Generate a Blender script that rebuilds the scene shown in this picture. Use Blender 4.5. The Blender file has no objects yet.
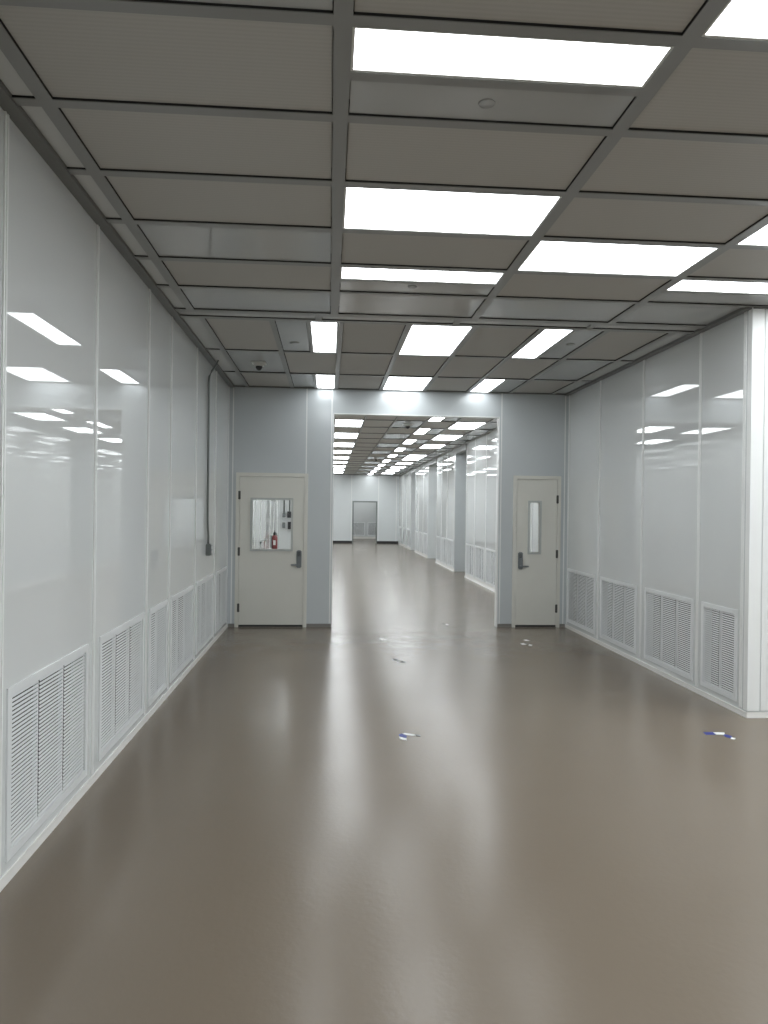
import bpy, bmesh, math, random
from mathutils import Vector, Matrix
random.seed(7)
PI = math.pi
COL = bpy.context.scene.collection

# ------------------------------------------------------------------ dimensions (metres)
XL, XR, YB, HC = -1.4436, 3.539, 10.676, 3.457      # left wall, right wall, dividing wall, ceiling grid underside
YFAR, YCOR, YNEAR, XEAST = 36.93, 5.935, -6.0, 8.95  # far wall, near corner, wall behind the camera, far right wall
T = 0.12

# ------------------------------------------------------------------ materials
def mat(name, rgb, rough=.5, metal=0., spec=.5, emit=None, strength=0.):
    m = bpy.data.materials.new(name); m.use_nodes = True
    b = m.node_tree.nodes['Principled BSDF']
    b.inputs['Base Color'].default_value = (*rgb, 1)
    b.inputs['Roughness'].default_value = rough
    b.inputs['Metallic'].default_value = metal
    b.inputs['Specular IOR Level'].default_value = spec
    if emit:
        b.inputs['Emission Color'].default_value = (*emit, 1)
        b.inputs['Emission Strength'].default_value = strength
    return m, m.node_tree, b

def add_noise(nt, b, scale, rgb0, rgb1, bump=0., bscale=None, detail=3, dist=.01, lo=.35, hi=.65, stretch=None):
    N, L = nt.nodes, nt.links
    tc = N.new('ShaderNodeNewGeometry'); mp = N.new('ShaderNodeMapping')
    L.new(tc.outputs['Position'], mp.inputs['Vector'])
    if stretch: mp.inputs['Scale'].default_value = stretch
    n = N.new('ShaderNodeTexNoise'); n.inputs['Scale'].default_value = scale; n.inputs['Detail'].default_value = detail
    L.new(mp.outputs['Vector'], n.inputs['Vector'])
    r = N.new('ShaderNodeValToRGB'); r.color_ramp.elements[0].position = lo; r.color_ramp.elements[1].position = hi
    r.color_ramp.elements[0].color = (*rgb0, 1); r.color_ramp.elements[1].color = (*rgb1, 1)
    L.new(n.outputs['Fac'], r.inputs['Fac']); L.new(r.outputs['Color'], b.inputs['Base Color'])
    if bump:
        n2 = N.new('ShaderNodeTexNoise'); n2.inputs['Scale'].default_value = bscale; n2.inputs['Detail'].default_value = 2
        L.new(mp.outputs['Vector'], n2.inputs['Vector'])
        bp = N.new('ShaderNodeBump'); bp.inputs['Strength'].default_value = bump; bp.inputs['Distance'].default_value = dist
        L.new(n2.outputs['Fac'], bp.inputs['Height']); L.new(bp.outputs['Normal'], b.inputs['Normal'])

M = {}
def mk(key, *a, **k):
    m, nt, b = mat(key, *a, **k); M[key] = m; return nt, b

# glossy white laminate of the side walls
nt, b = mk('wall_gloss', (.70, .72, .718), .02, spec=.95)
add_noise(nt, b, .7, (.69, .71, .708), (.71, .73, .728), bump=.03, bscale=.9, dist=.012)
nt, b = mk('wall_soft', (.72, .75, .755), .14)
nt, b = mk('wall_blue', (.60, .635, .65), .12, spec=.5)
add_noise(nt, b, .6, (.59, .625, .64), (.61, .645, .66), bump=.03, bscale=1.3, dist=.01)
nt, b = mk('batten', (.88, .895, .885), .2)
nt, b = mk('cove', (.80, .79, .76), .3)
nt, b = mk('vent_white', (.80, .82, .825), .3)
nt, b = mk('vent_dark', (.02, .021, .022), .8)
nt, b = mk('grid', (.27, .272, .262), .35)
nt, b = mk('angle', (.17, .172, .165), .4)
nt, b = mk('strip', (.60, .61, .595), .2)
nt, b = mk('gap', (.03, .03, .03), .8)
nt, b = mk('blank', (.44, .448, .44), .06)
nt, b = mk('door', (.76, .75, .69), .4)
add_noise(nt, b, 2.2, (.75, .74, .68), (.77, .76, .70), bump=.05, bscale=220, dist=.001)
nt, b = mk('frame_grey', (.52, .54, .52), .4)
nt, b = mk('steel_dark', (.24, .26, .27), .38, metal=.7)
nt, b = mk('hinge', (.10, .10, .09), .4, metal=.6)
nt, b = mk('conduit', (.20, .22, .21), .4, metal=.5)
nt, b = mk('base_grey', (.20, .19, .175), .5)
nt, b = mk('black', (.012, .012, .014), .4)
nt, b = mk('red', (.17, .010, .012), .3)
nt, b = mk('tape_white', (.85, .85, .84), .5)
nt, b = mk('tape_blue', (.018, .03, .22), .5)
nt, b = mk('tape_dark', (.06, .06, .055), .5)
nt, b = mk('plastic_white', (.68, .68, .65), .4)
nt, b = mk('outer', (.3, .3, .3), .8)
# troffer diffusers
nt, b = mk('diffuser', (.8, .8, .8), .5, emit=(.93, .975, 1.0), strength=1.0)
b.inputs['Emission Strength'].default_value = 7.0
nt, b = mk('diffuser_hall', (.8, .8, .8), .5, emit=(.93, .975, 1.0), strength=9.5)
# window glass
nt, b = mk('glass', (1, 1, 1), .0)
b.inputs['Transmission Weight'].default_value = 1.0
b.inputs['IOR'].default_value = 1.45
b.inputs['Base Color'].default_value = (.985, .995, .99, 1)

# filter media: fine pleats across the panel
nt, b = mk('filter', (.42, .405, .375), .6)
N, L = nt.nodes, nt.links
g = N.new('ShaderNodeNewGeometry'); w = N.new('ShaderNodeTexWave'); w.bands_direction = 'Y'
w.inputs['Scale'].default_value = 13.0; w.inputs['Distortion'].default_value = 0
L.new(g.outputs['Position'], w.inputs['Vector'])
r = N.new('ShaderNodeValToRGB')
r.color_ramp.elements[0].color = (.438, .424, .392, 1); r.color_ramp.elements[1].color = (.468, .452, .420, 1)
L.new(w.outputs['Fac'], r.inputs['Fac']); L.new(r.outputs['Color'], b.inputs['Base Color'])

# poured epoxy floor
nt, b = mk('floor', (.18, .15, .12), .26, spec=.42)
N, L = nt.nodes, nt.links
g = N.new('ShaderNodeNewGeometry')
n1 = N.new('ShaderNodeTexNoise'); n1.inputs['Scale'].default_value = .55; n1.inputs['Detail'].default_value = 4
L.new(g.outputs['Position'], n1.inputs['Vector'])
r1 = N.new('ShaderNodeValToRGB'); r1.color_ramp.elements[0].position = .05; r1.color_ramp.elements[1].position = .95
r1.color_ramp.elements[0].color = (.168, .136, .102, 1); r1.color_ramp.elements[1].color = (.198, .163, .125, 1)
L.new(n1.outputs['Fac'], r1.inputs['Fac']); L.new(r1.outputs['Color'], b.inputs['Base Color'])
n2 = N.new('ShaderNodeTexNoise'); n2.inputs['Scale'].default_value = 1.7; n2.inputs['Detail'].default_value = 3
L.new(g.outputs['Position'], n2.inputs['Vector'])
mr = N.new('ShaderNodeMapRange'); mr.inputs['From Min'].default_value = .25; mr.inputs['From Max'].default_value = .75
mr.inputs['To Min'].default_value = .215; mr.inputs['To Max'].default_value = .262
L.new(n2.outputs['Fac'], mr.inputs['Value']); L.new(mr.outputs['Result'], b.inputs['Roughness'])
n3 = N.new('ShaderNodeTexNoise'); n3.inputs['Scale'].default_value = 30; n3.inputs['Detail'].default_value = 3
L.new(g.outputs['Position'], n3.inputs['Vector'])
n4 = N.new('ShaderNodeTexNoise'); n4.inputs['Scale'].default_value = 3.2; n4.inputs['Detail'].default_value = 2
L.new(g.outputs['Position'], n4.inputs['Vector'])
ad = N.new('ShaderNodeMath'); ad.operation = 'MULTIPLY_ADD'; ad.inputs[1].default_value = .0
L.new(n4.outputs['Fac'], ad.inputs[0]); L.new(n3.outputs['Fac'], ad.inputs[2])
bp = N.new('ShaderNodeBump'); bp.inputs['Strength'].default_value = .2; bp.inputs['Distance'].default_value = .004
L.new(ad.outputs['Value'], bp.inputs['Height']); L.new(bp.outputs['Normal'], b.inputs['Normal'])

# ------------------------------------------------------------------ mesh helpers
class MB:
    def __init__(s): s.bm = bmesh.new(); s.mi = 0
    def box(s, x0, x1, y0, y1, z0, z1, bev=0., mi=0):
        if x1 < x0: x0, x1 = x1, x0
        if y1 < y0: y0, y1 = y1, y0
        v = [s.bm.verts.new((x, y, z)) for z in (z0, z1) for y in (y0, y1) for x in (x0, x1)]
        fs = [s.bm.faces.new([v[i] for i in q]) for q in ((0,2,3,1),(4,5,7,6),(0,1,5,4),(2,6,7,3),(0,4,6,2),(1,3,7,5))]
        for f in fs: f.material_index = mi
        if bev:
            es = list({e for f in fs for e in f.edges})
            bmesh.ops.bevel(s.bm, geom=es, offset=bev, segments=2, affect='EDGES', clamp_overlap=True)
        return s
    def prism(s, pts, axis, a, b, mi=0):   # polygon extruded along an axis
        def P(p, t):
            return {'x': (t, p[0], p[1]), 'y': (p[0], t, p[1]), 'z': (p[0], p[1], t)}[axis]
        A = [s.bm.verts.new(P(p, a)) for p in pts]; B = [s.bm.verts.new(P(p, b)) for p in pts]
        n = len(pts); fs = [s.bm.faces.new(A[::-1]), s.bm.faces.new(B)]
        for i in range(n): fs.append(s.bm.faces.new((A[i], A[(i+1) % n], B[(i+1) % n], B[i])))
        for f in fs: f.material_index = mi
        return s
    def lathe(s, prof, cx=0, cy=0, cz=0, n=24, axis='z', smooth=True):   # prof: (radius, height)
        rings = []
        for r_, h_ in prof:
            ring = []
            for k in range(n):
                a = 2*PI*k/n; u, v = max(r_, 1e-5)*math.cos(a), max(r_, 1e-5)*math.sin(a)
                p = {'z': (cx+u, cy+v, cz+h_), 'y': (cx+u, cy+h_, cz+v), 'x': (cx+h_, cy+u, cz+v)}[axis]
                ring.append(s.bm.verts.new(p))
            rings.append(ring)
        for i in range(len(rings)-1):
            for k in range(n):
                f = s.bm.faces.new((rings[i][k], rings[i][(k+1) % n], rings[i+1][(k+1) % n], rings[i+1][k])); f.smooth = smooth
        s.bm.faces.new(rings[0][::-1]); s.bm.faces.new(rings[-1])
        return s
    def tube(s, path, rad, n=12):
        path = [Vector(p) for p in path]; rings = []
        for i, p in enumerate(path):
            d = (path[min(i+1, len(path)-1)] - path[max(i-1, 0)]).normalized()
            a = Vector((0, 0, 1)) if abs(d.z) < .9 else Vector((1, 0, 0))
            u = d.cross(a).normalized(); v = d.cross(u)
            rings.append([s.bm.verts.new(p + u*rad*math.cos(2*PI*k/n) + v*rad*math.sin(2*PI*k/n)) for k in range(n)])
        for i in range(len(rings)-1):
            for k in range(n):
                f = s.bm.faces.new((rings[i][k], rings[i][(k+1) % n], rings[i+1][(k+1) % n], rings[i+1][k])); f.smooth = True
        s.bm.faces.new(rings[0][::-1]); s.bm.faces.new(rings[-1])
        return s
    def mesh(s, name, mats):
        bmesh.ops.recalc_face_normals(s.bm, faces=s.bm.faces[:])
        me = bpy.data.meshes.new(name); s.bm.to_mesh(me); s.bm.free()
        for m in (mats if isinstance(mats, (list, tuple)) else [mats]): me.materials.append(M[m])
        return me
    def build(s, name, mats, parent=None, loc=None):
        o = bpy.data.objects.new(name, s.mesh(name, mats)); COL.objects.link(o)
        if parent: o.parent = parent
        if loc: o.location = loc
        return o

def tag(o, label=None, cat=None, group=None, kind=None):
    if label: o['label'] = label
    if cat: o['category'] = cat
    if group: o['group'] = group
    if kind: o['kind'] = kind
    return o
def empty(name, loc=(0, 0, 0), rz=0):
    o = bpy.data.objects.new(name, None); COL.objects.link(o); o.location = loc; o.rotation_euler = (0, 0, rz)
    o.empty_display_size = .1; return o
def copy_tree(o, parent=None):
    c = o.copy(); COL.objects.link(c); c.parent = parent
    for ch in [x for x in bpy.data.objects if x.parent == o]: copy_tree(ch, c)
    return c
def struct(o, label, cat='wall'): return tag(o, label, cat, kind='structure')
ORD = ['zeroth', 'first', 'second', 'third', 'fourth', 'fifth', 'sixth', 'seventh', 'eighth', 'ninth', 'tenth', 'eleventh', 'twelfth',
       'thirteenth', 'fourteenth', 'fifteenth', 'sixteenth', 'seventeenth', 'eighteenth', 'nineteenth', 'twentieth', 'twenty-first', 'twenty-second']

# ------------------------------------------------------------------ floor
m = MB(); m.box(XL-.3, XEAST+.3, YNEAR-.3, YB+.5, -.1, 0); m.box(XL-.3, 4.9, YB+.5, 44, -.1, 0)
struct(m.build('floor', 'floor'), 'glossy taupe poured epoxy floor running down the long corridor', 'floor')

# ------------------------------------------------------------------ walls
def holed(m, axis, c0, c1, a0, a1, z0, z1, holes):
    """slab between c0..c1 on the thin axis, a0..a1 along, with rectangular holes (a, a', z, z')"""
    As = sorted({a0, a1, *[h[0] for h in holes], *[h[1] for h in holes]})
    for i in range(len(As)-1):
        s0, s1 = As[i], As[i+1]; mid = (s0+s1)/2
        hs = sorted([(h[2], h[3]) for h in holes if h[0] < mid < h[1]])
        z = z0; segs = []
        for q0, q1 in hs:
            if q0 > z: segs.append((z, q0))
            z = q1
        if z < z1: segs.append((z, z1))
        for q0, q1 in segs:
            if axis == 'x': m.box(c0, c1, s0, s1, q0, q1)
            else: m.box(s0, s1, c0, c1, q0, q1)
ZT = HC + .06
left_vents = [(3.45, 4.52), (4.79, 5.87), (6.09, 6.70), (6.90, 7.98), (8.21, 9.33), (9.58, 10.56)]
right_vents = [(6.11, 6.68), (6.88, 7.93), (8.20, 9.27), (9.51, 10.60)]
VZ0, VZ1 = .115, .865
LV = [(-5.3, -4.2), (-4.0, -2.9), (-2.7, -1.6), (-1.4, -.3), (-.1, 1.0), (1.2, 2.1), (2.2, 3.25)]
m = MB(); holed(m, 'x', XL-T, XL, YNEAR, YB, 0, ZT, [(a, b_, VZ0, VZ1) for a, b_ in left_vents])
wl = struct(m.build('wall_left', 'wall_gloss'), 'glossy white panel wall on the left reflecting the ceiling lights')
m = MB(); holed(m, 'x', XR, XR+T, YCOR+T, YB, 0, ZT, [(a, b_, VZ0, VZ1) for a, b_ in right_vents])
wr = struct(m.build('wall_right', 'wall_gloss'), 'glossy grey-white panel wall on the right with four louvered vents')
m = MB(); m.box(XR, XEAST, YCOR, YCOR+T, 0, ZT)
wrr = struct(m.build('wall_corner_right', 'wall_gloss'), 'white wall turning away at the right edge of the photo')
m = MB(); m.box(XEAST, XEAST+T, YNEAR, YCOR+T, 0, ZT)
struct(m.build('wall_east', 'wall_gloss'), 'white panel wall closing the wide part of the room on the right')
m = MB(); m.box(XL-T, XEAST+T, YNEAR-T, YNEAR, 0, ZT)
struct(m.build('wall_front', 'wall_gloss'), 'white panel wall behind the camera')

# dividing wall
D1 = (-1.335, -.305, 2.225); D2 = (2.715, 3.435, 2.245); OP = (.05, 2.502, 3.108)
m = MB(); holed(m, 'y', YB, YB+.13, XL, XR, 0, ZT, [(D1[0], D1[1], 0, D1[2]), (D2[0], D2[1], 0, D2[2]), (OP[0], OP[1], 0, OP[2])])
wb = struct(m.build('wall_back', 'wall_blue'), 'pale blue-grey wall with two doors and a tall opening into the long corridor')

# battens (panel seams) as parts of the walls
def batten(parent, axis, c, s, a, z0=.06, z1=HC, w=.038, t=.008, pairline=True):
    """c: wall plane, s: direction into the room, a: position along the wall"""
    m = MB()
    for (o0, o1, tt) in ((-w/2, -w*.12, t), (-w*.12, w*.12, t*.35), (w*.12, w/2, t)):
        if axis == 'x': m.box(c, c+s*tt, a+o0, a+o1, z0, z1)
        else: m.box(a+o0, a+o1, c, c+s*tt, z0, z1)
    return m.build('batten', 'batten', parent)
for a in [-5.4, -4.1, -2.8, -1.5, -.2, 1.1, 2.15, 3.36, 4.65, 5.965, 6.80, 8.09, 9.45, 10.63]: batten(wl, 'x', XL, 1, a)
for a in [9.39, 8.06, 6.785, 6.03, 10.64]: batten(wr, 'x', XR, -1, a)
for a in [3.70, 4.95, 6.2, 7.45]: batten(wrr, 'y', YCOR, -1, a, w=.05, t=.008)
m = MB(); m.box(XR, XR+.10, YCOR-.012, YCOR, .06, HC); m.box(XR+.115, XR+.135, YCOR-.008, YCOR, .06, HC)
m.box(XR-.006, XR, YCOR-.012, YCOR+.05, .06, HC)
struct(m.build('trim_1', 'batten'), 'white vertical corner post where the right wall turns', 'trim')
for a, z0 in [(-.335, 2.21), (-1.385, .05), (.028, .05), (2.53, .05), (3.49, .05)]:
    m = MB(); m.box(a-.009, a+.009, YB-.002, YB, z0, HC); m.build('batten', 'batten', wb)
# opening lining
m = MB(); t = .012
m.box(OP[0], OP[0]+t, YB-.004, YB+.134, 0, OP[2]); m.box(OP[1]-t, OP[1], YB-.004, YB+.134, 0, OP[2]); m.box(OP[0], OP[1], YB-.004, YB+.134, OP[2]-t, OP[2])
struct(m.build('trim_2', 'batten'), 'thin pale lining around the tall corridor opening', 'trim')

# corridor beyond the opening
Y2 = YB+.13
bays = [(18.75, 20.45), (23.95, 26.0), (29.9, 31.5)]
m = MB(); holed(m, 'x', XL-T, XL, Y2, YFAR, 0, ZT, [])
whl = struct(m.build('wall_hall_left', 'wall_gloss'), 'glossy white left wall of the long corridor, seen through the left door window')
m = MB(); m.box(XL, XL+.62, 21.4, 22.0, 0, ZT)
struct(m.build('wall_pier_left', 'wall_gloss'), 'white boxed pier against the left corridor wall behind the left door window')
hv = []
segs = [(Y2, 18.75, [17.62, 16.36, 15.10, 13.84, 12.58, 11.6]), (20.45, 23.95, [22.9, 21.8]), (26.0, 29.9, [28.8, 27.4]), (31.5, YFAR, [33.3, 35.1])]
m = MB(); bats = []
for s0, s1, seams in segs:
    ed = sorted([s0+.02, s1-.02] + seams); holes = []
    for i in range(len(ed)-1):
        mid, wd = (ed[i]+ed[i+1])/2, ed[i+1]-ed[i]
        w2 = 1.02/2 if wd > 1.12 else (wd-.16)/2
        holes.append((mid-w2, mid+w2, VZ0, VZ1))
    hv += holes
    holed(m, 'x', XR, XR+T, s0, s1, 0, ZT, holes)
    bats += seams + [s0+.02, s1-.02]
for s0, s1 in bays:   # side bays
    m.box(XR+T, XR+1.3, s0-T, s0, 0, ZT); m.box(XR+T, XR+1.3, s1, s1+T, 0, ZT); m.box(XR+1.3, XR+1.3+T, s0-T, s1+T, 0, ZT)
whr = struct(m.build('wall_hall_right', 'wall_gloss'), 'glossy white right wall of the long corridor broken by recessed bays')
for a in bats: batten(whr, 'x', XR, -1, a, w=.045)
for a in [12.0+1.25*i for i in range(20)]: batten(whl, 'x', XL, 1, a)
for i, (s0, s1) in enumerate(bays):  # face tones paint in the light: first bay shaded, others lit
    m = MB(); m.box(XR, XR+1.28, s1-.006, s1, 0, HC)
    o = struct(m.build('wall_bay_%d' % (i+1), 'wall_blue' if i == 0 else 'wall_soft'), 'end face of the %s recessed bay right of the corridor, light painted in' % ORD[i+1])
FO = (1.18, 2.44, 2.14)
m = MB(); holed(m, 'y', YFAR, YFAR+T, XL, XR, 0, ZT, [(FO[0], FO[1], 0, FO[2])])
wf = struct(m.build('wall_far', 'wall_soft'), 'pale end wall of the long corridor with a small doorway')
for a in (.1, 1.13, 2.49, 3.4):
    m = MB(); m.box(a-.02, a+.02, YFAR-.004, YFAR, .1, HC); m.build('batten', 'batten', wf)
m = MB(); t = .07
m.box(FO[0], FO[0]+t, YFAR-.02, YFAR+T+.02, 0, FO[2]); m.box(FO[1]-t, FO[1], YFAR-.02, YFAR+T+.02, 0, FO[2]); m.box(FO[0]+t, FO[1]-t, YFAR-.02, YFAR+T+.02, FO[2]-t, FO[2])
struct(m.build('trim_3', 'conduit'), 'dark grey frame of the far doorway', 'trim')
fv = [(1.30, 2.10), (2.30, 3.05)]
m = MB(); holed(m, 'y', 43, 43+T, -.5, 4.2, 0, ZT, [(a, b_, .2, .2+VZ1-VZ0) for a, b_ in fv])
m.box(-.62, -.5, YFAR+T, 43, 0, ZT); m.box(4.2, 4.32, YFAR+T, 43, 0, ZT)
struct(m.build('wall_far_room', 'wall_gloss'), 'white wall seen through the far doorway')

# baseboards
def cove_x(m, c, s, a0, a1, h=.045, d=.013): m.prism([(c, 0), (c+s*d, 0), (c+s*.010, h*.45), (c+s*.008, h), (c, h)], 'y', a0, a1)
def cove_y(m, c, s, a0, a1, h=.045, d=.013): m.prism([(c, 0), (c+s*d, 0), (c+s*.010, h*.45), (c+s*.008, h), (c, h)], 'x', a0, a1)
m = MB(); cove_x(m, XL, 1, YNEAR, YB); struct(m.build('baseboard_left', 'cove'), 'white coved base strip along the left wall', 'baseboard')
m = MB(); cove_x(m, XR, -1, YCOR, YB); cove_y(m, YCOR, -1, XR-.008, XEAST); struct(m.build('baseboard_right', 'cove'), 'white coved base strip along the right wall and its corner', 'baseboard')
m = MB()
for s0, s1, _ in segs: cove_x(m, XR, -1, s0, s1, h=.10, d=.03)
struct(m.build('baseboard_hall_right', 'cove'), 'white coved base strip along the right corridor wall', 'baseboard')
m = MB(); cove_x(m, XL, 1, Y2, YFAR); struct(m.build('baseboard_hall_left', 'cove'), 'white coved base strip along the left corridor wall', 'baseboard')
m = MB()
for a0, a1 in ((XL+.02, D1[0]), (D1[1], OP[0]), (OP[1], D2[0]), (D2[1], XR-.02)): cove_y(m, YB, -1, a0, a1, h=.05, d=.015)
struct(m.build('baseboard_back', 'base_grey'), 'grey base strip of the dividing wall between doors and opening', 'baseboard')
m = MB()
for a0, a1 in ((XL+.02, FO[0]), (FO[1], XR-.02)): cove_y(m, YFAR, -1, a0, a1, h=.13, d=.02)
struct(m.build('baseboard_far', 'gap'), 'dark base strip of the corridor end wall', 'baseboard')
m = MB(); cove_y(m, 43, -1, -.5, 4.2, h=.12, d=.02); struct(m.build('baseboard_far_room', 'cove'), 'white base strip beyond the far doorway', 'baseboard')

# ------------------------------------------------------------------ wall vents (local frame: front faces -y)
def vent_proto(w, h=VZ1-VZ0, banks=3):
    root = empty('wall_vent')
    m = MB(); f = .022
    for (x0, x1, z0, z1) in ((-w/2-.02, -w/2+f, -.02, h+.02), (w/2-f, w/2+.02, -.02, h+.02), (-w/2+f, w/2-f, -.02, f), (-w/2+f, w/2-f, h-f, h+.02)):
        m.box(x0, x1, -.009, .012, z0, z1)
    m.build('frame', 'vent_white', root)
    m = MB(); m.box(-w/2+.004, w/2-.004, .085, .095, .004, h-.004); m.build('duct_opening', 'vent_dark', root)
    ix0, ix1 = -w/2+f, w/2-f; bw = (ix1-ix0-(banks-1)*.016)/banks
    n = 36; pz = (h-2*f)/n
    for b_ in range(banks):
        x0 = ix0 + b_*(bw+.016); m = MB()
        for k in range(n):
            zc = f + (k+.5)*pz
            # blade sloping down towards the room
            m.prism([(.000, zc-pz*.30), (.0025, zc-pz*.30), (.006, zc+pz*.20), (.0055, zc+pz*.24), (.003, zc+pz*.24)], 'x', x0, x0+bw)
        m.build('louver_bank', 'vent_white', root)
        if b_ < banks-1:
            m = MB(); m.box(x0+bw+.003, x0+bw+.013, .006, .028, f, h-f); m.build('divider', 'vent_white', root)
    return root
protos = {}
def place_vent(w, banks, loc, rz, label, group):
    key = (round(w, 2), banks)
    if key not in protos: o = protos[key] = vent_proto(w, banks=banks)
    else: o = copy_tree(protos[key])
    o.location = loc; o.rotation_euler = (0, 0, rz)
    tag(o, label, 'vent', group); return o
ll = ['largest louvered white wall vent, nearest on the left wall', 'second louvered white vent from the camera on the left wall',
      'narrow louvered white vent, third along the left wall', 'fourth louvered white vent along the left wall, past the narrow one',
      'fifth louvered white vent on the left wall, below the conduit box', 'last louvered white vent on left wall beside the cream door']
for (a, b_), lab in zip(left_vents, ll): place_vent(b_-a, 3 if b_-a > .8 else 2, (XL, (a+b_)/2, VZ0), PI/2, lab, 'louvered vents along the left wall')
rl = ['narrow louvered vent nearest the corner post on the right wall', 'louvered vent second from the corner post on the right wall',
      'louvered vent third from the corner post on the right wall', 'louvered vent at the far end of the right wall beside the narrow-window door']
for (a, b_), lab in zip(right_vents, rl): place_vent(b_-a, 3 if b_-a > .8 else 2, (XR, (a+b_)/2, VZ0), -PI/2, lab, 'louvered vents along the right wall')
for i, (a, b_, _z0, _z1) in enumerate(sorted(hv)):
    w = round(b_-a, 2)
    place_vent(b_-a, 3 if w > .8 else 2, (XR, (a+b_)/2, VZ0), -PI/2, 'louvered white vent on the right corridor wall, %s past the opening' % ORD[i+1], 'louvered vents along the corridor')
for (a, b_), lab in zip(fv, ('grey louvered vent, left one seen through the far doorway', 'grey louvered vent, right one seen through the far doorway')):
    o = place_vent(b_-a, 2, ((a+b_)/2, 43, .2), 0, lab, 'vents beyond the far doorway')

# ------------------------------------------------------------------ ceiling
CX = [-1.240, .030, 1.300, 2.570, 3.840, 5.110, 6.380, 7.650, 8.92]        # long beams, near zone
RY = [2.625 + .660*k for k in range(-13, 6)]                                # cross beams, near zone: RY[13] is the one at 2.625
RY = [y for y in RY]                                                        # ... RY[18] = 5.925
BX = [-1.19 + .64*k for k in range(8)]                                      # long beams, zone in front of the dividing wall
BY = [8.235, 9.56]
HX = [-1.12, -.52, .08, .68, 1.28, 1.89, 2.49, 3.11]                        # corridor
HY = [10.81 + (.0)] + [11.80 + 1.25*k for k in range(0, 21)]
ZP = HC + .022                                                             # underside of the panels
m = MB(); m.box(XL-T, XEAST+T, YNEAR-T, YCOR+T, HC+.075, HC+.12); m.box(XL-T, 4.96, YCOR+T, 44, HC+.075, HC+.12)
struct(m.build('ceiling', 'filter'), 'grey modular ceiling of filter panels, blank panels and lights', 'ceiling')
bw = .034
def gb(x0, x1, y0, y1):
    m.box(x0, x1, y0, y1, HC, HC+.004); e = .002
    m.box(x0+e, x1-e, y0+e, y1-e, HC+.004, HC+.075, mi=1)
m = MB()
for x in CX:
    y1 = 6.57 if x < XR-.1 else YCOR
    gb(x-bw, x+bw, YNEAR, y1)
for y in RY:
    if y < YCOR+.05:
        xs = [XL] + CX + [XEAST]
        for i in range(len(xs)-1):
            gb(xs[i] + (bw if i else 0), xs[i+1] - bw, y-bw+.004, y+bw-.004)
gb(XL, XR, 6.57, 6.665); gb(XL, XR, 6.80, 6.875)
for x in (-.115, 1.165, 2.445): m.box(x-.03, x+.03, 6.665, 6.80, HC+.002, HC+.075)
for x in BX: gb(x-.026, x+.026, 6.875, YB)
for x in (-.215, 2.34): gb(x-.016, x+.016, 6.875, 8.235); gb(x-.016, x+.016, 9.56, YB)
for y in BY:
    xs = [XL] + BX + [XR]
    for i in range(len(xs)-1): gb(xs[i] + (.026 if i else 0), xs[i+1] - (.026 if i < len(xs)-2 else 0), y-.026, y+.026)
# wall angles
m.box(XL, XL+.070, YNEAR, YB, HC-.012, HC+.075, mi=2); m.box(XR-.065, XR, YCOR, YB, HC-.012, HC+.075, mi=2)
m.box(XL+.07, XR-.065, YB-.035, YB, HC-.004, HC+.075, mi=2)
m.box(XR, XEAST, YCOR-.03, YCOR, HC-.012, HC+.075, mi=2); m.box(XEAST-.05, XEAST, YNEAR, YCOR-.03, HC-.012, HC+.075, mi=2)
struct(m.build('trim_4', ['grid', 'gap', 'angle']), 'grey ceiling grid beams of the near room', 'trim')
m = MB()
for x in HX: gb(x-.02, x+.02, Y2, YFAR)
for y in HY[1:]:
    xs = [XL] + HX + [XR]
    for i in range(len(xs)-1): gb(xs[i] + (.02 if i else 0), xs[i+1] - (.02 if i < len(xs)-2 else 0), y-.02, y+.02)
m.box(XL, XL+.05, Y2, YFAR, HC-.008, HC+.075); m.box(XR-.05, XR, Y2, YFAR, HC-.008, HC+.075)
for s0, s1 in bays: m.box(XR-.03, XR+.02, s0, s1, HC-.16, HC+.075)
m.box(XL, XR, YFAR-.04, YFAR, HC-.01, HC+.075)
struct(m.build('trim_5', ['grid', 'gap']), 'grey ceiling grid beams of the long corridor', 'trim')

cache = {}
def panel(kind, x0, x1, y0, y1, label, group):
    """a ceiling module filling x0..x1, y0..y1"""
    w, d = round(x1-x0, 3), round(y1-y0, 3); key = (kind, w, d, y0 > YB)
    cx, cy = (x0+x1)/2, (y0+y1)/2
    if key in cache: o = copy_tree(cache[key])
    elif kind == 'light':
        o = empty('ceiling_light')
        m = MB(); f = .011
        for a in ((-w/2, -w/2+f, -d/2, d/2), (w/2-f, w/2, -d/2, d/2), (-w/2+f, w/2-f, -d/2, -d/2+f), (-w/2+f, w/2-f, d/2-f, d/2)):
            m.box(*a, .003, .05)
        m.build('frame', 'plastic_white', o)
        m = MB(); m.box(-w/2+f, w/2-f, -d/2+f, d/2-f, .006, .014); m.build('diffuser', 'diffuser_hall' if y0 > YB else 'diffuser', o)
        cache[key] = o
    elif kind == 'filter':
        m = MB(); m.box(-w/2+.004, w/2-.004, -d/2+.004, d/2-.004, .012, .05); o = m.build('filter_panel', 'filter'); cache[key] = o
    else:
        m = MB(); m.box(-w/2+.004, w/2-.004, -d/2+.004, d/2-.004, .011, .045); o = m.build('blank_panel', 'strip' if kind == 'edge' else 'blank'); cache[key] = o
    o.location = (cx, cy, HC)
    return tag(o, label, {'light': 'ceiling light', 'filter': 'ceiling panel', 'blank': 'ceiling panel', 'edge': 'ceiling panel'}[kind], group)
colname = {0: 'left column', 1: 'middle column', 2: 'right of the middle beam', 3: 'far right column', 4: 'beyond right edge', 5: 'beyond right edge', 6: 'beyond right edge'}
W = {'light': 'bright white', 'filter': 'grey pleated filter panel in', 'blank': 'shiny grey blank panel in'}
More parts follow.
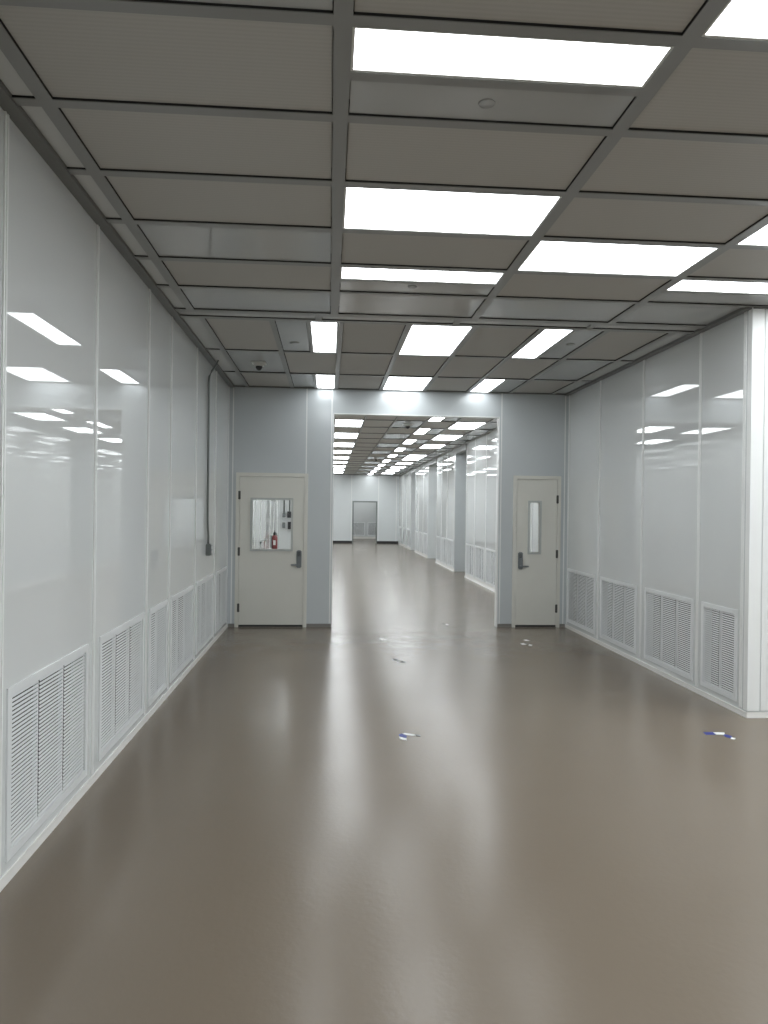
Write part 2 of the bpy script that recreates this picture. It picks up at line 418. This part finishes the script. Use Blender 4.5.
GRP = {'light': 'wide lights in the near ceiling', 'filter': 'filter panels in the near ceiling', 'blank': 'blank panels in the near ceiling'}
def smoke(x, y, r, label):
    m = MB(); m.lathe([(r*.9, .001), (r, 0), (r*.96, -.004), (0, -.004)], n=32)
    o = m.build('sprinkler_cover', 'blank', loc=(x, y, HC+.0095)); tag(o, label, 'sprinkler cover', 'round covers on blank ceiling panels'); return o
# near zone: columns between CX[c], CX[c+1]; row k between RY[13+k], RY[14+k]; row -1 is the nearest visible
spec = {(-1, 0): 'blank', (-1, 1): 'filter', (-1, 2): 'light', (0, 0): 'filter', (0, 1): 'half', (0, 2): 'filter',
        (1, 0): 'filter', (1, 1): 'filter', (1, 2): 'filter', (1, 3): 'filter', (2, 0): 'filter', (2, 1): 'light', (2, 2): 'filter', (2, 3): 'light',
        (3, 0): 'blank', (3, 1): 'filter', (3, 2): 'light', (3, 3): 'filter', (4, 0): 'filter', (4, 1): 'half', (4, 2): 'filter', (4, 3): 'half',
        (5, 0): 'blank', (5, 1): 'blank', (5, 2): 'blank', (5, 3): 'blank', (0, 3): 'filter', (-1, 3): 'filter'}
hidden_l = [(-2, 1), (-6, 1), (-10, 1), (-5, 2), (-9, 2), (-2, 3), (-6, 3), (-10, 3), (3, 4), (-1, 4), (-5, 4), (-9, 4), (-2, 5), (2, 5), (-6, 5), (-1, 6), (3, 6), (-5, 6), (1, 6),
            (0, 5), (4, 5), (-4, 5), (-4, 3), (-8, 1), (-3, 2), (0, 4), (4, 4)]  # all unseen; last two added to brighten the floor at right
for c in hidden_l: spec[c] = 'light'
for k in range(-13, 5):
    for c in range(0, 8):
        if (k, c) not in spec and k < 5: spec[(k, c)] = None
for (k, c), kind in sorted(spec.items()):
    if kind is None: continue
    i = 13+k
    x0, x1 = CX[c]+bw, CX[c+1]-bw
    y0 = RY[i]+bw-.004
    y1 = (RY[i+1]-bw+.004) if i+1 < len(RY) else 6.57
    if c == 3 and k == 5: x1 = XR-.065
    if k < -1:
        pos = '%s, %s row behind the camera' % (colname[c], ORD[-k-1]) if c < 4 else '%s, behind the camera, column %s row %s' % (colname[c], ORD[c], ORD[-k])
    else:
        pos = '%s, %s row from the camera' % (colname[c], ORD[k+2]) if c < 4 else 'unseen column %s, %s row, %s' % (ORD[c], ORD[k+2], colname[c])
    if kind == 'half':
        ym = y0 + .275
        panel('light', x0, x1, y0, ym, 'narrow white ceiling light, ' + pos, GRP['light'])
        panel('blank', x0, x1, ym+.058, y1, 'narrow grey blank ceiling strip beside a light, ' + pos, GRP['blank'])
        mm = MB(); mm.box(x0, x1, ym, ym+.058, HC, HC+.07); struct(mm.build('trim_%d' % (6 + c + (k > 0)*4), 'grid'), 'short grid bar beside the narrow light, ' + pos, 'trim')
        if c == 1: smoke(.655 if k == 0 else .63, 3.115 if k == 0 else 5.72, .036, 'round sprinkler cover on the blank strip, ' + pos)
    else:
        if kind == 'light': lab = 'wide bright ceiling light, ' + pos
        elif kind == 'filter': lab = 'grey pleated ceiling filter panel, ' + pos
        else: lab = 'shiny grey blank ceiling panel, ' + pos
        panel(kind, x0, x1, y0, y1, lab, GRP[kind])
# edge fillers along the left wall
for k in range(-1, 6):
    i = 13+k; y0 = RY[i]+bw-.004; y1 = (RY[i+1]-bw+.004) if i+1 < len(RY) else 6.57
    panel('edge', XL+.07, CX[0]-bw, y0, y1, 'narrow grey edge strip of ceiling by the left wall, %s row from camera' % ORD[k+2], 'edge strips by the left wall')
# thin strip panels between the two cross beams
xs = [XL+.07, -.115, 1.165, 2.445, XR-.065]
for i in range(4):
    panel('edge', xs[i]+(.03 if i else 0), xs[i+1]-(.03 if i < 3 else 0), 6.665, 6.80, 'thin grey strip between the twin cross beams, %s from the left' % ORD[i+1], 'strips between twin cross beams')
# zone in front of the dividing wall
rows = [(6.875, BY[0]-.026), (BY[0]+.026, BY[1]-.026), (BY[1]+.026, YB-.035)]
rn = ['first', 'second', 'last']
kinds = [['F', 'PL', 'F', 'L', 'F', 'LP', 'F'], ['B', 'F', 'F', 'F', 'F', 'F', 'B'], ['F', 'PL', 'F', 'L', 'F', 'LP', 'F']]
for j, (y0, y1) in enumerate(rows):
    panel('edge', XL+.07, BX[0]-.026, y0, y1, 'narrow edge strip at the left wall, %s row past the twin beams' % rn[j], 'edge strips before dividing wall')
    panel('edge', BX[7]+.026, XR-.065, y0, y1, 'narrow edge strip at the right wall, %s row past the twin beams' % rn[j], 'edge strips before dividing wall')
    for c, k in enumerate(kinds[j]):
        x0, x1 = BX[c]+.026, BX[c+1]-.026
        pos = '%s column from left, %s row past the twin beams' % (ORD[c+1], rn[j])
        g = 'panels before the dividing wall'; gl = 'lights before the dividing wall'
        if k == 'F': panel('filter', x0, x1, y0, y1, 'grey filter ceiling panel, ' + pos, g)
        elif k == 'B': panel('blank', x0, x1, y0, y1, 'shiny blank ceiling panel, ' + pos, g)
        elif k == 'L': panel('light', x0, x1, y0, y1, 'square bright ceiling light, ' + pos, gl)
        elif k == 'PL':
            panel('blank', x0, -.231, y0, y1, 'narrow blank strip beside a light, ' + pos, g); panel('light', -.199, x1, y0, y1, 'narrow bright ceiling light, ' + pos, gl)
        elif k == 'LP':
            panel('light', x0, 2.324, y0, y1, 'narrow bright ceiling light, ' + pos, gl); panel('blank', 2.356, x1, y0, y1, 'narrow blank strip beside a light, ' + pos, g)
# corridor
HR = HY + []
for j in range(len(HR)):
    y0 = HR[j] + (.02 if j else 0); y1 = (HR[j+1] - .02) if j+1 < len(HR) else YFAR-.04
    if y1 > YFAR-.04: y1 = YFAR-.04
    if y1-y0 < .15: continue
    # j = 1 starts at 11.80; lit rows of the big lights: odd j
    big = (j % 2 == 1)
    for c in range(-1, 8):
        if c == -1: continue
        x0 = HX[c]+.02; x1 = (HX[c+1]-.02) if c+1 < len(HX) else XR-.05
        pos = 'corridor, %s row past the opening' % ORD[j+1]
        gl, gp = 'corridor ceiling lights', 'corridor ceiling panels'
        cn = {0: 'left of the door line', 1: 'second column from left', 2: 'leftmost column through the opening', 3: 'second column through the opening', 4: 'middle column through the opening',
              5: 'fourth column through the opening', 6: 'column before the right edge', 7: 'right edge strip'}[c]
        right_lit = (big and j not in (9,)) or j == 10
        if c == 2 and big: panel('light', x0, x1, y0, y1, 'bright ceiling light, %s, %s' % (cn, pos), gl)
        elif c == 6 and right_lit: panel('light', x0, x1, y0, y1, 'bright ceiling light, %s, %s' % (cn, pos), gl)
        elif c == 5 and not big and j > 0:
            xm = x0+.25
            panel('light', x0, xm, y0, y1, 'narrow ceiling light, %s, %s' % (cn, pos), gl); panel('blank', xm+.03, x1, y0, y1, 'narrow blank ceiling strip, %s, %s' % (cn, pos), gp)
        elif c == 0 and big: panel('light', x0, x1, y0, y1, 'unseen added ceiling light, %s, %s' % (cn, pos), gl)  # unseen column, lights added to brighten the corridor
        elif c == 4 and big: panel('blank', x0, x1, y0, y1, 'pale blank ceiling panel, %s, %s' % (cn, pos), gp)
        elif c == 7: panel('blank', x0, x1, y0, y1, 'pale ceiling strip, %s, %s' % (cn, pos), gp)
        elif c >= 2: panel('filter', x0, x1, y0, y1, 'grey ceiling filter panel, %s, %s' % (cn, pos), gp)
# unseen lights added to brighten the room past the far doorway
for i, (x, y) in enumerate([(1.5, 37.3), (1.5, 38.8), (1.5, 40.3), (1.5, 41.7)]):
    panel('light', x, x+.6, y, y+1.2, 'unseen added ceiling light beyond the far doorway, %s from the doorway' % ORD[i+1], 'added lights beyond the far doorway')

# ceiling fittings
def dome(x, y, s, label):
    o = empty('ceiling_camera', (x, y, HC+.011))
    m = MB(); m.box(-s, s, -s, s, -.012, 0, bev=.004); m.build('mounting_plate', 'plastic_white', o)
    m = MB(); m.lathe([(s*.72, -.012), (s*.72, -.03), (s*.62, -.042), (s*.5, -.045)], n=28); m.build('housing', 'plastic_white', o)
    m = MB(); m.lathe([(s*.5, -.044), (s*.48, -.06), (s*.36, -.08), (s*.2, -.092), (0, -.096)], n=28); m.build('dome', 'black', o)
    return tag(o, label, 'camera', 'dome cameras on the ceiling')
dome(-.86, 8.93, .085, 'small dark dome camera on the blank panel near the left door')
dome(1.585, 14.9, .10, 'dark dome camera on the nearer corridor ceiling panel')
dome(1.585, 24.9, .10, 'dark dome camera on the farther corridor ceiling panel')
smoke(-.385, 7.80, .05, 'flat round sprinkler cover on the strip left of the first narrow light')
smoke(2.50, 7.50, .045, 'flat round sprinkler cover on the strip beside the right narrow light')

# ------------------------------------------------------------------ doors
def door(name, x0, x1, zt, hinge_side, win, label, glabel):
    y = YB; root = empty(name, ((x0+x1)/2, y, 0)); cx = (x0+x1)/2
    X0, X1 = x0-cx, x1-cx
    f = .052
    m = MB()
    for a in ((X0, X0+f), (X1-f, X1)):
        m.box(a[0], a[1], -.022, .13, 0, zt, bev=.003)
    m.box(X0+f, X1-f, -.022, .13, zt-f, zt, bev=.003)
    m.box(X0+f, X0+f+.012, .034, .06, 0, zt-f); m.box(X1-f-.012, X1-f, .034, .06, 0, zt-f)
    m.build('door_frame', 'door', root)
    # leaf with vision hole
    l0, l1, lz0, lz1 = X0+f+.004, X1-f-.004, .035, zt-f-.004
    wx0, wx1, wz0, wz1 = win[0]-cx, win[1]-cx, win[2], win[3]
    m = MB(); holed(m, 'y', -.012, .032, l0, l1, lz0, lz1, [(wx0, wx1, wz0, wz1)])
    leaf = m.build('door_leaf', 'door', root)
    m = MB(); g = .026
    for a in ((wx0-g, wx0+.004, wz0-g, wz1+g), (wx1-.004, wx1+g, wz0-g, wz1+g), (wx0+.004, wx1-.004, wz0-g, wz0+.004), (wx0+.004, wx1-.004, wz1-.004, wz1+g)):
        m.box(a[0], a[1], -.028, -.012, a[2], a[3]); m.box(a[0], a[1], .032, .040, a[2], a[3])
    m.build('window_frame', 'frame_grey', leaf)
    m = MB(); m.box(wx0+.001, wx1-.001, .006, .012, wz0+.001, wz1-.001); m.build('window_pane', 'glass', leaf)
    # sweep strip, coloured near-black as the shadow under the leaf
    m = MB(); m.box(l0, l1, -.006, .026, .006, .035); m.build('sweep_shadow', 'gap', leaf)
    m = MB(); m.box(X0+f, X1-f, -.012, .10, 0, .006); m.build('threshold', 'base_grey', root)
    hx = X0+f if hinge_side < 0 else X1-f
    for z in (.28, 1.09, 1.90):
        m = MB(); m.lathe([(.009, -.062), (.009, .062)], hx, -.020, z, n=12)
        m.box(hx-.016, hx+.016, -.0235, -.0125, z-.058, z+.058)
        m.build('hinge', 'hinge', root)
    # lock case with lever
    kx = (X1-f-.065) if hinge_side < 0 else (X0+f+.065); s = -1 if hinge_side < 0 else 1
    m = MB(); m.box(kx-.036, kx+.036, -.040, -.012, .86, 1.115, bev=.012)
    lock = m.build('lock_case', 'steel_dark', leaf)
    m = MB(); m.lathe([(.014, -.03), (.014, 0)], kx, -.04, .905, n=16, axis='y')
    m.box(min(kx-.012*s, kx+s*.115), max(kx-.012*s, kx+s*.115), -.080, -.062, .893, .917, bev=.006); m.build('lever', 'steel_dark', lock)
    m = MB()
    for i in range(4):
        for j in range(3): m.box(kx-.018+j*.014, kx-.009+j*.014, -.043, -.040, 1.03+i*.017, 1.041+i*.017)
    m.build('keypad', 'black', lock)
    return tag(root, label, 'door', kind='structure')
door('door_1', D1[0], D1[1], D1[2], -1, (-1.10, -.54, 1.125, 1.84), 'cream door with a large square window, left of the corridor opening', '')
door('door_2', D2[0], D2[1], D2[2], 1, (2.965, 3.115, 1.11, 1.85), 'cream door with a tall narrow window, right of the corridor opening', '')

# ------------------------------------------------------------------ conduit and outlet box on the left wall
y = 8.86
m = MB(); m.tube([(XL+.018, y, 1.27), (XL+.018, y, 1.36), (XL+.018, y-.02, 1.42), (XL+.018, y-.05, 1.50), (XL+.018, y-.07, 1.58), (XL+.018, y-.08, 3.20), (XL+.02, y-.08, 3.26), (XL+.045, y-.05, 3.33), (XL+.085, y-.02, 3.40), (XL+.11, y, HC+.02)], .0125)
o = m.build('conduit_pipe', 'conduit'); tag(o, 'thin dark grey conduit running down the left wall to a box', 'pipe')
o = empty('outlet_box', (XL, y-.02, 1.215))
m = MB(); m.box(0, .055, -.058, .058, -.068, .068, bev=.005); m.build('housing', 'conduit', o)
m = MB(); m.box(.055, .060, -.055, .055, -.065, .065, bev=.002); c = m.build('cover_plate', 'steel_dark', o)
m = MB(); m.box(.060, .064, -.018, .018, .010, .042); m.box(.060, .064, -.018, .018, -.042, -.010); m.build('socket', 'vent_white', c)
tag(o, 'small square grey outlet box at the end of the conduit, left wall', 'electrical box')

# ------------------------------------------------------------------ things seen through the left door window
o = empty('fire_extinguisher', (XL+.10, 18.5, .68))
m = MB(); m.lathe([(.055, 0), (.07, .012), (.072, .04), (.072, .30), (.06, .345), (.03, .37), (.022, .38)], n=28); m.build('cylinder', 'red', o)
m = MB(); m.lathe([(.030, .37), (.034, .42), (.022, .435)], n=16); m.build('valve', 'black', o)
m = MB(); m.box(-.015, .015, -.10, .03, .43, .445, bev=.004); m.prism([(-.11, .47), (.03, .445), (.03, .455), (-.11, .485)], 'x', -.013, .013); m.build('handle', 'black', o)
m = MB(); m.tube([(0, .02, .41), (.03, .09, .42), (.05, .11, .34), (.05, .10, .18), (.045, .085, .06)], .011); m.build('hose', 'black', o)
m = MB(); m.box(-.10, -.068, -.03, .03, .05, .36); m.build('bracket', 'steel_dark', o)
m = MB(); m.box(-.03, .03, -.0745, -.0725, .12, .24); m.build('instruction_label', 'plastic_white', o)
tag(o, 'red fire extinguisher hung on the wall behind the left door window', 'fire extinguisher')
m = MB(); m.box(XL, XL+.04, 15.6, 17.3, .99, 1.01, bev=.004); m.box(XL, XL+.02, 15.7, 15.76, .95, .99); m.box(XL, XL+.02, 17.0, 17.06, .95, .99)
tag(m.build('wall_rail', 'conduit'), 'thin grey rail on the wall left of the fire extinguisher', 'rail')
yp = 21.4
for x0, x1, z0, z1, mt, nm, lab in ((-1.20, -1.05, 1.45, 1.63, 'black', 'control_box', 'upper black box on the pier behind the left door window'),
                                 (-1.18, -1.07, 1.12, 1.33, 'black', 'control_box', 'lower black box on the pier behind the left door window'),
                                 (-1.335, -1.25, 1.46, 1.58, 'conduit', 'switch_box', 'upper grey box beside the black boxes on the pier'),
                                 (-1.335, -1.25, 1.15, 1.31, 'conduit', 'switch_box', 'lower grey box beside the black boxes on the pier')):
    o = empty(nm, ((x0+x1)/2, yp, z0)); w_, h_ = (x1-x0)/2, z1-z0
    m = MB(); m.box(-w_, w_, -.07, .01, 0, h_); m.build('housing', mt, o)
    m = MB(); m.box(-w_*.7, w_*.7, -.075, -.07, h_*.15, h_*.85, bev=.002); m.build('front_cover', 'steel_dark' if mt == 'conduit' else 'black', o)
    tag(o, lab, 'electrical box', 'boxes on the pier')
for x, z0, lab in ((-1.13, 1.63, 'grey conduit rising from the upper black box to the ceiling'), (-1.29, 1.58, 'grey conduit rising from the upper grey switch box to ceiling')):
    m = MB(); m.tube([(x, yp-.03, z0), (x, yp-.03, 2.4), (x, yp-.03, HC)], .02); tag(m.build('conduit_pipe', 'conduit'), lab, 'pipe', 'conduits on the pier')

# ------------------------------------------------------------------ scraps of tape on the floor
def tape(pieces, label):
    m = MB()
    cx = sum(p[0] for q, _ in pieces for p in q)/sum(len(q) for q, _ in pieces); cy = sum(p[1] for q, _ in pieces for p in q)/sum(len(q) for q, _ in pieces)
    for i, (q, mi) in enumerate(pieces): m.prism([(a-cx, b_-cy) for a, b_ in q], 'z', .0002, .0014+.0003*i, mi)
    o = m.build('floor_tape', ['tape_blue', 'tape_white', 'tape_dark'], loc=(cx, cy, 0)); tag(o, label, 'tape', 'tape scraps on the floor')
tape([([(.555, 5.575), (.583, 5.585), (.612, 5.53), (.600, 5.475), (.575, 5.50), (.552, 5.525)], 0), ([(.552, 5.522), (.575, 5.495), (.602, 5.470), (.60, 5.425), (.565, 5.445), (.550, 5.475)], 1),
      ([(.583, 5.585), (.60, 5.60), (.675, 5.565), (.680, 5.525), (.615, 5.545)], 1), ([(.675, 5.565), (.715, 5.545), (.712, 5.505), (.680, 5.525)], 2)], 'blue and white tape scrap on the floor in the middle foreground')
tape([([(2.94, 5.48), (2.95, 5.545), (3.03, 5.545), (3.02, 5.48)], 0), ([(3.02, 5.48), (3.03, 5.54), (3.115, 5.53), (3.09, 5.475)], 1),
      ([(3.065, 5.455), (3.095, 5.49), (3.125, 5.445), (3.105, 5.385), (3.07, 5.405)], 0), ([(3.075, 5.37), (3.105, 5.41), (3.125, 5.385), (3.10, 5.355)], 1)], 'blue and white tape scrap on the floor near the right corner post')
tape([([(.74, 8.36), (.79, 8.44), (.82, 8.36), (.77, 8.29)], 2), ([(.78, 8.29), (.80, 8.34), (.85, 8.28), (.83, 8.22)], 1), ([(.82, 8.22), (.84, 8.27), (.89, 8.24), (.87, 8.18)], 2)], 'small grey and white tape scrap in the middle of the floor, beyond the blue one')
tape([([(2.61, 9.62), (2.66, 9.64), (2.68, 9.55), (2.62, 9.54)], 1), ([(2.50, 9.36), (2.55, 9.38), (2.56, 9.28), (2.50, 9.26)], 1), ([(2.56, 9.38), (2.61, 9.36), (2.60, 9.29), (2.56, 9.28)], 2), ([(2.60, 9.30), (2.63, 9.25), (2.60, 9.17), (2.57, 9.22)], 1)], 'small white tape scrap on the floor in front of the narrow-window door')
tape([([(.68, 9.72), (.72, 9.74), (.76, 9.64), (.72, 9.62)], 1)], 'tiny white tape scrap on the floor before the opening, at its left')
tape([([(1.72, 11.0), (1.75, 11.02), (1.77, 10.95), (1.74, 10.93)], 2), ([(1.77, 10.95), (1.80, 10.97), (1.82, 10.88), (1.78, 10.88)], 1)], 'tiny dark tape scrap on the floor under the corridor opening')

# ------------------------------------------------------------------ camera
f_px, yaw, pit, rol, hcam = 733.278, .0750765, -.00312754, .0125373, 1.715683
cy_, sy_ = math.cos(yaw), math.sin(yaw); cp, sp = math.cos(pit), math.sin(pit)
fw = Vector((sy_*cp, cy_*cp, sp)); rt = Vector((cy_, -sy_, 0)); up = rt.cross(fw)
c, s = math.cos(rol), math.sin(rol)
rt2 = c*rt + s*up; up2 = -s*rt + c*up
cam = bpy.data.cameras.new('camera'); co = bpy.data.objects.new('camera', cam); COL.objects.link(co)
co.matrix_world = Matrix(((rt2.x, up2.x, -fw.x, 0), (rt2.y, up2.y, -fw.y, 0), (rt2.z, up2.z, -fw.z, hcam), (0, 0, 0, 1)))
cam.sensor_fit = 'HORIZONTAL'; cam.sensor_width = 36; cam.lens = f_px/768*36; cam.clip_start = .05; cam.clip_end = 100
sc = bpy.context.scene; sc.camera = co
w = bpy.data.worlds.new('world'); sc.world = w; w.use_nodes = True
w.node_tree.nodes['Background'].inputs['Color'].default_value = (.02, .02, .02, 1)
vs = sc.view_settings
vs.view_transform = 'Standard'; vs.look = 'None'; vs.gamma = 1; vs.use_curve_mapping = False; vs.exposure = -.06
